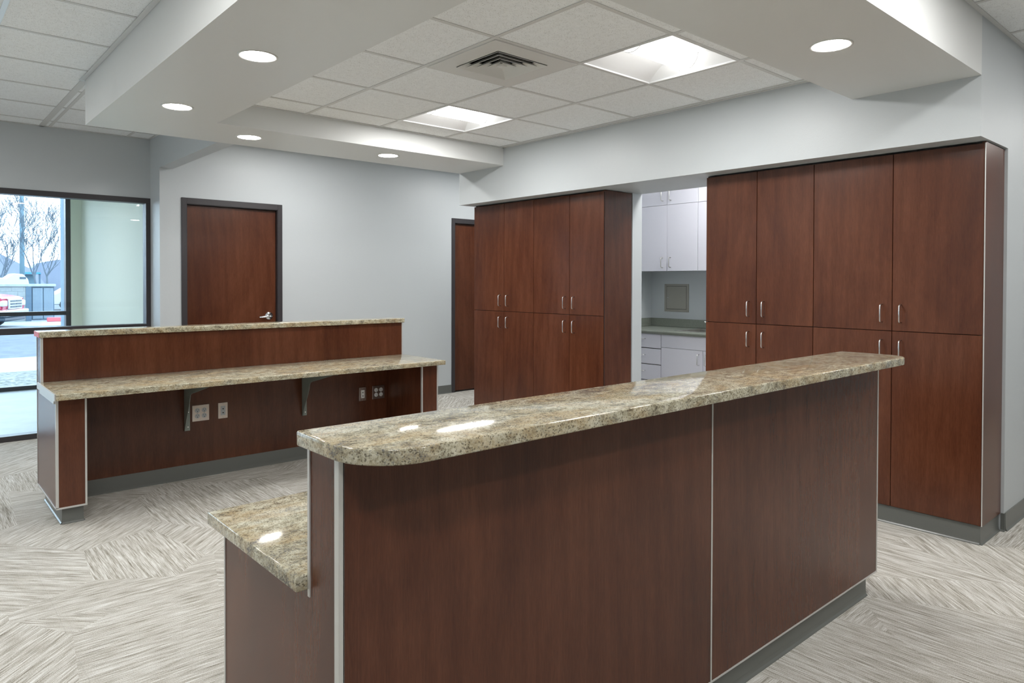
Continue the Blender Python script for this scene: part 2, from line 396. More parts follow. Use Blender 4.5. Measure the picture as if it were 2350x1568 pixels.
# doors: panel, frame
def door(name, x0, x1, z1, handle_x=None):
    t = thing(name, None, None, ((x0+x1)/2, YD, 0), kind='structure')
    f = .048; bm = BM()
    for a, b, c, d in ((x0-f+.01, x0+.01, 0, z1+f), (x1-.01, x1-.01+f, 0, z1+f)): box(bm, a, b, YD-.012, YD+.002, c, d, .002)
    box(bm, x0+.01, x1-.01, YD-.012, YD+.002, z1-.01+.0, z1+f, .002)
    box(bm, x0, x0+.014, YD-.004, YD+.12, 0, z1); box(bm, x1-.014, x1, YD-.004, YD+.12, 0, z1); box(bm, x0, x1, YD-.004, YD+.12, z1-.014, z1)
    box(bm, x0+.014, x0+.030, YD+.075, YD+.12, 0, z1-.014); box(bm, x1-.030, x1-.014, YD+.075, YD+.12, 0, z1-.014); box(bm, x0+.014, x1-.014, YD+.075, YD+.12, z1-.032, z1-.014)
    obj('door_frame', bm, 'bronze', t, 'dark bronze metal door frame')
    obj('door_leaf', B(x0+.017, x1-.017, YD+.032, YD+.074, .012, z1-.018, .001), 'wood', t)
    if handle_x:
        h = BM(); y = YD+.032; z = 1.022
        r = lathe(h, (handle_x, y, z), [(.040, 0), (.040, -.006), (.034, -.012), (.018, -.016), (.013, -.045), (.013, -.055)], 24, 'y'); cap(h, r[-1])
        tube(h, [(handle_x+.012, y-.05, z-.004), (handle_x-.03, y-.052, z-.004), (handle_x-.07, y-.050, z-.008), (handle_x-.115, y-.046, z-.010)], [.013, .012, .010, .008], 10)
        obj('door_handle', h, 'chrome', t, 'satin silver lever handle on a round rose')
    return t
door('door_1', D1[0], D1[1], D1[2], 2.862)
door('door_2', D2[0], D2[1], D2[2], 6.03)
# cove base
def cove(bm, p0, p1, n, h=.1, toe=.014, z0=0):
    """p0,p1 2d ends on the wall face, n outward 2d normal"""
    prof = [(0, z0), (toe, z0), (toe*.93, z0+.004), (toe*.55, z0+.010), (.006, z0+.024), (.005, z0+h-.002), (.003, z0+h), (0, z0+h)]
    P0, P1, N = Vector(p0), Vector(p1), Vector(n)
    A = [bm.verts.new((*(P0+N*a), z)) for a, z in prof]; Bv = [bm.verts.new((*(P1+N*a), z)) for a, z in prof]
    k = len(prof); bm.faces.new(A); bm.faces.new(Bv[::-1])
    for i in range(k): bm.faces.new((A[i], Bv[i], Bv[(i+1) % k], A[(i+1) % k]))
bm = BM(); cove(bm, (XH2-.12, YD), (D1[0]-.038, YD), (0, -1)); cove(bm, (D1[1]+.038, YD), (D2[0]-.038, YD), (0, -1)); cove(bm, (D2[1]+.038, YD), (7.5, YD), (0, -1))
struct('baseboard_doors', bm, 'vinyl')
bm = BM(); cove(bm, (4.600, YF), (8.88, YF), (0, -1)); cove(bm, (4.587, YF-.006), (4.587, 1.098), (-1, 0))
struct('baseboard_right', bm, 'vinyl')

# windows -------------------------------------------------------------
def window(name, y, depth, members, panes, m='bronze'):
    t = thing(name, None, None, (0, y, 0), kind='structure')
    for nm, a, b, c, d in members: obj(nm, B(a, b, y-.006, y+depth, c, d, .0015), m, t)
    for a, b, c, d in panes: obj('window_pane', B(a, b, y+depth*.45, y+depth*.45+.006, c, d), 'glass', t)
    return t
window('window_1', YW, .11,
       [('window_head', -3.08, XH, 2.112, 2.160), ('window_jamb', XH-.040, XH, .048, 2.112), ('window_jamb', -3.08, -3.03, .048, 2.112),
        ('window_rail', -3.03, XH-.040, .912, .967), ('window_sill', -3.08, XH, 0, .048), ('window_mullion', -1.15, -1.10, .048, 2.112)],
       [(-1.10, XH-.040, .967, 2.112), (-1.10, XH-.040, .048, .912), (-3.03, -1.15, .967, 2.112), (-3.03, -1.15, .048, .912)])
window('window_2', 10.62, .12,
       [('window_head', -3.08, 1.76, 2.45, 2.51), ('window_mullion', 1.655, 1.71, 0, 2.45), ('window_mullion', -.6, -.55, .048, 2.45),
        ('window_rail', -.55, 1.655, .932, .982), ('window_sill', -3.08, 1.655, 0, .052), ('window_rail', -3.08, -.6, .932, .982)],
       [(-.55, 1.655, .982, 2.45), (-.55, 1.655, .052, .932), (-3.08, -.6, .982, 2.45), (-3.08, -.6, .052, .932)])
walls('wall_vestibule', [(1.83, 1.95, 7.40, 10.9, 0, 2.9), (-3.2, -3.08, 7.284, 10.9, 0, 2.9), (1.71, 1.83, 10.60, 10.74, 0, 2.9), (-3.08, 1.83, 10.60, 10.74, 2.51, 2.9)], 'vest')
walls('trim_4', [(1.655, 1.83, 10.745, 11.0, -.3, 2.9)], 'block')  # jamb added to carry the glare beside the mullion
walls('ceiling_vestibule', [(-3.08, 1.83, 7.40, 10.60, 2.55, 2.6)], 'vest')
walls('floor_vestibule', [(-3.08, 1.83, 7.40, 10.9, -.3, 0)], 'vfloor')

# ------------------------------------------------------------------ counters
def round_slab(x0, x1, y0, y1, z0, z1, rounds, bev=.004):
    """rounds: dict corner->radius, corners 'a'(x0,y0) 'b'(x1,y0) 'c'(x1,y1) 'd'(x0,y1)"""
    pts = []
    for k, cx, cy, a0 in (('a', x0, y0, 180), ('b', x1, y0, 270), ('c', x1, y1, 0), ('d', x0, y1, 90)):
        r = rounds.get(k, .004); sx = 1 if cx == x0 else -1; sy = 1 if cy == y0 else -1
        n = 14 if r > .02 else 2
        for i in range(n+1):
            a = math.radians(a0+90*i/n); pts.append((cx+sx*r+math.cos(a)*r, cy+sy*r+math.sin(a)*r))
    bm = BM(); fs = prism(bm, pts, z0, z1, 'z')
    es = list(fs[0].edges)+list(fs[1].edges)
    bmesh.ops.bevel(bm, geom=es, offset=bev, segments=3, affect='EDGES', profile=.5)
    for f in bm.faces: f.smooth = len(f.verts) == 4
    return bm
def add_auto(o):
    for p in o.data.polygons: p.use_smooth = True
    try: o.data.set_sharp_from_angle(angle=math.radians(35))
    except Exception: pass
    return o
# --- front counter, public side towards the camera
ZP = .100; ZCB, ZW, ZWB = 1.026, .751, .717
fc = thing('reception_counter', 'cherry laminate reception counter in the foreground with silver seam and corner trims', 'counter', (1.95, 1.55, 0))
obj('front_panel', B(.656, 1.9395, 1.239, 1.257, ZP, ZCB), 'wood', fc)
obj('front_panel', B(1.9465, 3.243, 1.239, 1.257, ZP, ZCB), 'wood', fc)
obj('seam_trim', B(1.9395, 1.9465, 1.2375, 1.256, ZP, ZCB), 'alu', fc, 'thin silver strip between the two front panels')
def Lprism(x0, x1, ya, yb, yc):   # tall part ya..yb, low part yb..yc
    bm = BM(); prism(bm, [(ya, ZP), (yc, ZP), (yc, ZWB), (yb, ZWB), (yb, ZCB), (ya, ZCB)] if yc > ya else
                     [(ya, ZP), (yc, ZP), (yc, ZWB), (yb, ZWB), (yb, ZCB), (ya, ZCB)], x0, x1, 'x'); return bm
obj('end_panel', Lprism(.655, .673, 1.257, 1.384, 1.893), 'wood', fc)
obj('end_panel', Lprism(3.234, 3.252, 1.257, 1.384, 1.893), 'wood', fc)
bm = box(BM(), .6435, .656, 1.2375, 1.257, ZP, ZCB, .001); obj('corner_trim', bm, 'alu', fc)
bm = box(BM(), .653, .655, 1.2375, 1.250, ZP, ZCB); box(bm, .655, .656, 1.2385, 1.239, ZP, ZCB); obj('corner_trim', bm, 'alu', fc)
obj('corner_trim', B(3.243, 3.2535, 1.2375, 1.257, ZP, ZCB, .001), 'alu', fc)
obj('edge_trim', B(.652, .672, 1.384, 1.394, ZWB-.012, ZCB), 'alu', fc)
obj('edge_trim', B(3.235, 3.2545, 1.384, 1.394, ZWB-.012, ZCB), 'alu', fc)
obj('edge_trim', B(.653, .672, 1.893, 1.902, ZP, ZWB), 'alu', fc)
obj('edge_trim', B(3.235, 3.2535, 1.893, 1.902, ZP, ZWB), 'alu', fc)
for q in ((.6435, 3.2535, 1.2375, 1.257), (.653, .672, 1.257, 1.902), (3.235, 3.2535, 1.257, 1.902)): obj('bottom_trim', B(*q, ZP-.006, ZP), 'alu', fc)
obj('back_panel', B(.673, 3.234, 1.366, 1.384, ZP, ZCB), 'wood', fc)
obj('frame_core', B(.673, 3.234, 1.258, 1.365, ZP, ZCB-.002), 'carcass', fc)
for a, b in ((.673, .793), (3.114, 3.234)): obj('leg_panel', B(a, b, 1.875, 1.893, ZP, ZWB), 'wood', fc)
for a in (.793, 3.096): obj('leg_panel', B(a, a+.018, 1.384, 1.893, ZP, ZWB), 'wood', fc)
bm = BM(); box(bm, .70, 3.19, 1.266, 1.37, 0, ZP-.006); box(bm, .70, .79, 1.37, 1.87, 0, ZP-.006); box(bm, 3.12, 3.19, 1.37, 1.87, 0, ZP-.006); obj('plinth', bm, 'carcass', fc)
bm = BM(); cove(bm, (.70, 1.266), (3.19, 1.266), (0, -1), ZP-.006); cove(bm, (.70, 1.266), (.70, 1.87), (-1, 0), ZP-.006); cove(bm, (3.19, 1.266), (3.19, 1.87), (1, 0), ZP-.006)
cove(bm, (.79, 1.37), (3.12, 1.37), (0, 1), ZP-.006); obj('toe_base', bm, 'vinyl', fc, 'grey vinyl cove base')
gt = obj('granite_top', round_slab(.634, 3.275, 1.112, 1.409, ZCB, 1.058, {'a': .135, 'b': .10}), 'granite'); add_auto(gt)
tag(gt, 'long speckled granite ledge with rounded corners on top of the foreground reception counter', 'countertop')
gt = obj('granite_top', round_slab(.627, 3.28, 1.396, 1.954, ZWB, ZW, {}, .004), 'granite'); add_auto(gt)
tag(gt, 'lower granite work surface sticking out behind the left end of the foreground counter', 'countertop')

# --- back counter, staff side towards the camera
bc = thing('reception_counter', 'cherry laminate reception desk by the window wall, its open knee space facing the camera', 'counter', (1.95, 4.95, 0))
ZB2 = 1.025
obj('upper_panel', B(.676, 3.250, 5.114, 5.130, ZW, ZB2), 'wood', bc)
obj('knee_panel', B(.80, 3.13, 5.114, 5.130, ZP, ZWB), 'wood', bc)
obj('front_panel', B(.682, 1.955, 5.243, 5.259, ZP, ZB2), 'wood', bc)
obj('front_panel', B(1.96, 3.245, 5.243, 5.259, ZP, ZB2), 'wood', bc)
obj('frame_core', B(.684, 3.24, 5.132, 5.242, ZP, ZB2-.002), 'carcass', bc)
def Lp2(x0, x1):
    bm = BM(); prism(bm, [(4.598, ZP), (5.259, ZP), (5.259, ZB2), (5.122, ZB2), (5.122, ZWB), (4.598, ZWB)], x0, x1, 'x'); return bm
obj('end_panel', Lp2(.664, .681), 'wood', bc); obj('end_panel', Lp2(3.240, 3.2565), 'wood', bc)
obj('leg_front', B(.676, .804, 4.588, 4.606, ZP+.004, ZWB), 'wood', bc); obj('leg_front', B(3.112, 3.246, 4.588, 4.606, ZP+.004, ZWB), 'wood', bc)
obj('leg_side', B(.798, .813, 4.604, 5.114, ZP, ZWB), 'wood', bc); obj('leg_side', B(3.103, 3.118, 4.604, 5.114, ZP, ZWB), 'wood', bc)
for a, b in ((.663, .676), (.804, .814), (3.1025, 3.112), (3.246, 3.2575)):
    obj('edge_trim', B(a, b, 4.5865, 4.604, ZP, ZWB, .001), 'alu', bc)
obj('edge_trim', B(.662, .676, 5.1125, 5.123, ZW, ZB2), 'alu', bc); obj('edge_trim', B(3.250, 3.2585, 5.1125, 5.123, ZW, ZB2), 'alu', bc)
obj('edge_trim', B(.661, .681, 5.259, 5.262, ZP, ZB2), 'alu', bc)
for q in ((.663, .814, 4.5865, 4.604, ZP-.006, ZP+.004), (3.1025, 3.2575, 4.5865, 4.604, ZP-.006, ZP+.004), (.661, .681, 4.604, 5.262, ZP-.006, ZP), (3.24, 3.2585, 4.604, 5.262, ZP-.006, ZP)): obj('bottom_trim', B(*q), 'alu', bc)
for q in ((.643, .650, 4.493, 5.112, ZWB, ZW+.003), (.655, .664, 4.60, 5.112, ZWB-.030, ZWB-.003)): obj('slab_edge_trim', B(*q), 'alu', bc, 'polished silver strip along the left edge of the work surface')
bm = BM(); box(bm, .70, .795, 4.625, 5.20, 0, ZP-.006); box(bm, 3.121, 3.225, 4.625, 5.20, 0, ZP-.006); box(bm, .795, 3.121, 5.122, 5.20, 0, ZP); obj('plinth', bm, 'carcass', bc)
bm = BM(); cove(bm, (.695, 4.625), (.80, 4.625), (0, -1), ZP-.006); cove(bm, (.70, 4.62), (.70, 5.2), (-1, 0), ZP-.006); cove(bm, (.795, 4.62), (.795, 5.12), (1, 0), ZP-.006)
cove(bm, (3.115, 4.625), (3.23, 4.625), (0, -1), ZP-.006); cove(bm, (3.225, 4.62), (3.225, 5.2), (1, 0), ZP-.006); cove(bm, (3.121, 4.62), (3.121, 5.12), (-1, 0), ZP-.006)
cove(bm, (.80, 5.118), (3.12, 5.118), (0, -1), ZP); obj('toe_base', bm, 'vinyl', bc, 'grey vinyl cove base')
def bracket(x):
    bm = BM()
    box(bm, x, x+.037, 5.108, 5.1135, .336, ZWB); box(bm, x, x+.037, 4.53, 5.108, ZWB-.004, ZWB)
    prism(bm, [(5.109, .336), (5.109, ZWB-.003), (4.53, ZWB-.003), (4.53, ZWB-.008), (4.60, .700), (4.80, .650), (4.93, .620), (4.965, .607), (4.980, .585), (4.990, .55), (5.02, .49), (5.065, .415), (5.098, .338)], x-.001, x+.002, 'x')
    b = obj('support_bracket', bm, 'bracket', bc, 'grey-green steel angle bracket')
    for dx, z in ((.026, .465), (.014, .415), (.024, .362)):
        s = BM(); r = lathe(s, (x+dx, 5.108, z), [(.0045, 0), (.004, -.002)], 10, 'y'); cap(s, r[-1]); obj('screw', s, 'nickel', b)
bracket(1.490); bracket(2.349)
gt = obj('granite_top', round_slab(.653, 3.269, 5.094, 5.30, ZB2, 1.060, {}, .004), 'granite'); add_auto(gt)
tag(gt, 'narrow upper granite ledge of the desk by the window wall', 'countertop')
tp = obj('edge_strip', B(.6515, .6535, 5.096, 5.292, ZB2+.002, 1.058), 'red', gt, 'red strip on the left end of the ledge')  # thin red strip over the granite's left end face
gt = obj('granite_top', round_slab(.651, 3.264, 4.491, 5.112, ZWB, ZW, {}, .004), 'granite'); add_auto(gt)
tag(gt, 'lower granite work surface of the desk by the window wall, carried on two brackets', 'countertop')

# outlets on the knee panel
def quad_outlet(x0, label, plate, recept):
    yf = 5.114; w, h, z0 = .114, .112, .394; cx = x0+w/2
    t = thing('power_outlet', label, 'outlet', (cx, yf, z0), 'wall plates on the desk knee panel')
    obj('cover_plate', B(x0, x0+w, yf-.006, yf-.0005, z0, z0+h, .0025, 2), plate, t)
    for ix in (-.023, .023):
        for iz in (-.0195, .0195):
            bm = BM(); c = (cx+ix, yf-.006, z0+h/2+iz)
            r = lathe(bm, c, [(.0165, .001), (.0165, -.002), (.0155, -.003)], 20, 'y'); cap(bm, r[-1])
            rc = obj('receptacle', bm, recept, t)
            s = BM(); y = yf-.0093
            box(s, c[0]-.0075, c[0]-.0055, y-.0005, y+.001, c[2]+.001, c[2]+.009); box(s, c[0]+.0055, c[0]+.0075, y-.0005, y+.001, c[2]+.001, c[2]+.008)
            r = lathe(s, (c[0], y+.001, c[2]-.007), [(.003, 0), (.003, -.0015)], 8, 'y'); cap(s, r[-1])
            obj('slot', s, 'slot', rc)
        s = BM(); r = lathe(s, (cx+ix, yf-.006, z0+h/2), [(.003, 0), (.0025, -.0015)], 8, 'y'); cap(s, r[-1]); obj('screw', s, 'nickel', t)
    return t
def data_outlet(x0, label, plate, insert):
    yf = 5.114; w, h, z0 = .066, .112, .393; cx = x0+w/2
    t = thing('data_outlet', label, 'outlet', (cx, yf, z0), 'wall plates on the desk knee panel')
    obj('cover_plate', B(x0, x0+w, yf-.006, yf-.0005, z0, z0+h, .0025, 2), plate, t)
    ins = obj('insert', B(cx-.0165, cx+.0165, yf-.0085, yf-.006, z0+h/2-.033, z0+h/2+.033, .001), insert, t)
    for dz in (.013, -.015):
        s = BM(); prism(s, [(cx-.006, z0+h/2+dz+.003), (cx+.006, z0+h/2+dz+.003), (cx+.004, z0+h/2+dz-.003), (cx, z0+h/2+dz-.006), (cx-.004, z0+h/2+dz-.003)], yf-.0095, yf-.008, 'y'); obj('jack', s, 'slot', ins)
    for dz in (.048, -.048):
        s = BM(); r = lathe(s, (cx, yf-.006, z0+h/2+dz), [(.0025, 0), (.002, -.001)], 8, 'y'); cap(s, r[-1]); obj('screw', s, 'nickel', t)
quad_outlet(1.542, 'almond four-socket power plate beside the left bracket under the desk', 'almond', 'plug')
data_outlet(1.718, 'almond data plate with two jacks right of the almond power plate', 'almond', 'plug')
data_outlet(2.840, 'dark metal data plate with white insert left of the metal power plate', 'ssplate', 'refl')
quad_outlet(2.964, 'dark metal four-socket power plate near the right end of the knee space', 'ssplate', 'refl')

# ------------------------------------------------------------------ cabinets
def pull(bm, door_x, x, y, z0, z1, r=.0042):
    """vertical wire pull: legs run from door_x to x"""
    c = .012; p = [(door_x, y, z0+.002), (x+c, y, z0+.002), (x+c*.3, y, z0+c*.3+.002), (x, y, z0+c), (x, y, z1-c), (x+c*.3, y, z1-c*.3-.002), (x+c, y, z1-.002), (door_x, y, z1-.002)]
    tube(bm, p, r, 10)
def pull_y(bm, door_x, x, y0, y1, z, r=.004):
    c = .012; p = [(door_x, y0+.002, z), (x+c, y0+.002, z), (x+c*.3, y0+c*.3, z), (x, y0+c, z), (x, y1-c, z), (x+c*.3, y1-c*.3, z), (x+c, y1-.002, z), (door_x, y1-.002, z)]
    tube(bm, p, r, 10)
def tall_cabinet(y0, ym, y1, h0, h1, label, end=None):
    """y0<ym<y1, doors meet at ym; h0,h1 handle y of the low-y and high-y door"""
    t = thing('tall_cabinet', label, 'cabinet', ((XB+4.58)/2, (y0+y1)/2, 0), 'tall cherry cabinets under the bulkhead')
    g = .0018; ZM, ZTOP = 1.100, 2.103
    a0 = y0+(.018 if end == 'low' else 0); a1 = y1-(.018 if end == 'high' else 0)
    obj('carcass', B(XB+.020, 4.580, a0+.0005, a1-.0005, ZP, ZTOP+.008), 'carcass', t)
    if end: 
        ye = (y0, y0+.018) if end == 'low' else (y1-.018, y1)
        obj('end_panel', B(XB+.004, 4.580, ye[0], ye[1], ZP, ZTOP+.006), 'wood', t)
        if end == 'low': obj('edge_trim', B(XB-.0005, XB+.004, y0, y0+(.0045 if y0 < 2 else .002), ZP, ZTOP), 'alu' if y0 < 2 else 'carcass', t)
    for (p, q), hy in (((y0+(.006 if end == 'low' else 0), ym), h0), ((ym, y1), h1)):
        for z0, z1, hz in ((ZP, ZM, .947), (ZM, ZTOP, 1.148)):
            d = obj('door', B(XB, XB+.0185, p+g, q-g, z0+g, z1-g, .0008), 'wood', t)
            bm = BM(); pull(bm, XB, 4.210, hy, hz, hz+.104); obj('handle', bm, 'nickel', d, 'satin nickel wire pull')
    bm = BM(); lo = y0 if end != 'low' else y0+.012
    cove(bm, (XB+.014, lo), (XB+.014, y1), (-1, 0), ZP)
    if end == 'low': cove(bm, (XB+.006, y0+.014), (4.58, y0+.014), (0, -1), ZP)
    box(bm, XB+.015, 4.575, lo+.004, y1-.001, 0, ZP-.001)
    obj('toe_base', bm, 'vinyl', t, 'grey vinyl cove base')
    return t
tall_cabinet(1.098, 1.547, 2.002, 1.4985, 1.600, 'tall cherry four-door cabinet at the right end, its side panel showing', 'low')
tall_cabinet(2.002, 2.382, 2.763, 2.3275, 2.433, 'tall cherry four-door cabinet just right of the kitchenette opening')
tall_cabinet(3.695, 4.081, 4.522, 4.0225, 4.1285, 'tall cherry four-door cabinet just left of the kitchenette opening, its side panel showing', 'low')
tall_cabinet(4.465+.057, 4.922, 5.369, 4.863, 4.9685, 'tall cherry four-door cabinet furthest left, beside the far door') if 0 else tall_cabinet(4.522, 4.922, 5.369, 4.863, 4.9685, 'tall cherry four-door cabinet furthest left, beside the far door')

# ------------------------------------------------------------------ kitchenette
KX, BX = 5.73, 5.45
def wall_cab(y0, ym, y1, label):
    t = thing('wall_cabinet', label, 'cabinet', (5.9, (y0+y1)/2, 1.484), 'white wall cabinets in the kitchenette')
    obj('carcass', B(KX+.02, 6.037, y0+.001, y1-.001, 1.486, 2.70), 'white', t)
    g = .0016
    for p, q, hy in ((y0, ym, ym-.045), (ym, y1, ym+.050)):
        for z0, z1, hz in ((1.484, 2.139, 1.520), (2.139, 2.70, 2.180)):
            d = obj('door', B(KX, KX+.0185, p+g, q-g, z0+g, z1-g, .0008), 'white', t)
            bm = BM(); pull(bm, KX, KX-.033, hy, hz, hz+.10, .0045); obj('handle', bm, 'steel', d)
wall_cab(3.824, 4.178, 4.598, 'white wall cabinet at the left end of the kitchenette, four handles in view')
wall_cab(3.062, 3.443, 3.822, 'white wall cabinet next to the right, only a sliver showing')
t = thing('drawer_cabinet', 'white drawer base cabinet under the left end of the kitchenette counter', 'cabinet', (5.75, 4.3, 0))
obj('carcass', B(BX+.02, 6.035, 4.038, 4.598, .1, .878), 'white', t)
for z0, z1, hz in ((.743, .878, .827), (.588, .735, .672), (.433, .580, .520), (.278, .425, .365), (.105, .270, .20)):
    d = obj('drawer', B(BX, BX+.0185, 4.040, 4.596, z0, z1, .0008), 'white', t)
    bm = BM(); pull_y(bm, BX, BX-.033, 4.218, 4.322, hz); obj('handle', bm, 'nickel', d)
obj('gap_shade', B(BX+.0165, BX+.0198, 4.039, 4.597, .105, .878), 'gap', t)  # dark sheet painting the shade between the drawer fronts
bm = BM(); cove(bm, (5.52, 4.038), (5.52, 4.598), (-1, 0), .1); obj('toe_base', bm, 'vinyl', t)
t = thing('sink_cabinet', 'white sink base cabinet with a plain apron panel', 'cabinet', (5.75, 3.58, 0))
bm = BM(); box(bm, BX+.02, 6.035, 4.018, 4.036, .1, .878); box(bm, BX+.02, 6.035, 3.122, 3.140, .1, .878); box(bm, 6.02, 6.035, 3.140, 4.018, .1, .878); box(bm, BX+.02, 6.02, 3.14, 4.018, .1, .118)
obj('carcass', bm, 'white', t)
obj('apron_panel', B(BX, BX+.0185, 3.124, 4.033, .757, .878, .0008), 'white', t)
obj('gap_shade', B(BX+.0165, BX+.0198, 3.123, 4.035, .105, .878), 'gap', t)  # dark sheet painting the shade between apron and doors
for p, q, hy in ((3.579, 4.033, 3.617), (3.124, 3.575, 3.54)):
    d = obj('door', B(BX, BX+.0185, p, q, .105, .754, .0008), 'white', t)
    bm = BM(); pull(bm, BX, BX-.033, hy, .620, .722); obj('handle', bm, 'nickel', d)
bm = BM(); cove(bm, (5.52, 3.122), (5.52, 4.036), (-1, 0), .1); obj('toe_base', bm, 'vinyl', t)
# worktop with sink cut-out
bm = BM(); sx0, sx1, sy0, sy1 = 5.545, 5.925, 3.215, 3.925
prof = [(5.425, .890), (5.420, .897), (5.420, .906), (5.426, .913), (5.432, .914), (sx0, .914), (sx0, .880), (5.432, .880)]
prism(bm, prof, 2.4, 4.597, 'y'); box(bm, sx1, 6.018, 2.4, 4.597, .880, .914)
box(bm, sx0, sx1, 2.4, sy0, .880, .914); box(bm, sx0, sx1, sy1, 4.597, .880, .914)
wt = obj('worktop', bm, 'solid'); tag(wt, 'grey-green laminate worktop of the kitchenette with a rounded front edge', 'countertop')
bm = BM(); box(bm, 6.019, 6.037, 2.4, 4.597, .9145, .998, .002); box(bm, 5.44, 6.018, 4.580, 4.597, .9145, .998, .002)
obj('backsplash', bm, 'solid', wt)
sk = thing('kitchen_sink', 'stainless double-bowl sink set into the kitchenette worktop', 'sink', (5.735, 3.57, .914))
bm = BM()
for a, b, c, d in ((sx0-.018, sx0+.012, sy0-.018, sy1+.018), (sx1-.012, sx1+.045, sy0-.018, sy1+.018), (sx0+.012, sx1-.012, sy0-.018, sy0+.012), (sx0+.012, sx1-.012, sy1-.012, sy1+.018), (sx0+.012, sx1-.012, 3.555, 3.595)): box(bm, a, b, c, d, .9145, .918, .001)
obj('rim', bm, 'steel', sk)
for c, d in ((sy0+.004, 3.560), (3.590, sy1-.004)):
    bm = BM(); a, b, z0 = sx0+.004, sx1-.004, .76
    box(bm, a, a+.003, c, d, z0, .914); box(bm, b-.003, b, c, d, z0, .914); box(bm, a, b, c, c+.003, z0, .914); box(bm, a, b, d-.003, d, z0, .914); box(bm, a, b, c, d, z0-.003, z0)
    obj('bowl', bm, 'steel', sk)
fa = thing('faucet', 'chrome kitchen faucet at the back of the sink', 'faucet', (5.945, 3.70, .918))
bm = BM(); box(bm, 5.925, 5.966, 3.60, 3.86, .9182, .930, .004, 2); obj('base_plate', bm, 'chrome', fa)
bm = BM(); box(bm, 5.930, 5.962, 3.80, 3.845, .930, .968, .006, 2); tube(bm, [(5.946, 3.822, .966), (5.925, 3.83, .985), (5.88, 3.842, .990)], [.008, .007, .006], 8); obj('lever', bm, 'chrome', fa)
bm = BM(); box(bm, 5.930, 5.962, 3.615, 3.66, .930, .968, .006, 2); tube(bm, [(5.946, 3.64, .966), (5.925, 3.63, .985), (5.88, 3.62, .990)], [.008, .007, .006], 8); obj('lever', bm, 'chrome', fa)
bm = BM(); tube(bm, [(5.946, 3.742, .93), (5.946, 3.742, 1.05), (5.93, 3.742, 1.085), (5.89, 3.742, 1.10), (5.83, 3.742, 1.095), (5.79, 3.742, 1.07), (5.78, 3.742, 1.045)], [.020, .018, .015, .014, .013, .013, .013], 14); obj('spout', bm, 'chrome', fa)
ap = thing('access_panel', 'square beige metal access panel on the kitchenette wall above the worktop', 'panel', (6.04, 4.28, 1.07))
bm = BM()
for a, b, c, d in ((4.130, 4.156, 1.070, 1.356), (4.402, 4.428, 1.070, 1.356), (4.156, 4.402, 1.070, 1.096), (4.156, 4.402, 1.335, 1.356)): box(bm, 6.034, 6.0395, a, b, c, d, .001)
obj('panel_frame', bm, 'panelsteel', ap)
obj('gap_shade', B(6.038, 6.0395, 4.156, 4.402, 1.096, 1.335), 'gap', ap)  # dark sheet painting the shade around the panel door
dd = obj('panel_door', B(6.0345, 6.0375, 4.160, 4.400, 1.0985, 1.332, .001), 'panelsteel', ap)
bm = BM(); r = lathe(bm, (6.0345, 4.385, 1.215), [(.006, 0), (.006, -.004), (.003, -.005)], 12, 'x'); cap(bm, r[-1]); box(bm, 6.029, 6.031, 4.372, 4.387, 1.2135, 1.2165); obj('latch', bm, 'chrome', dd)

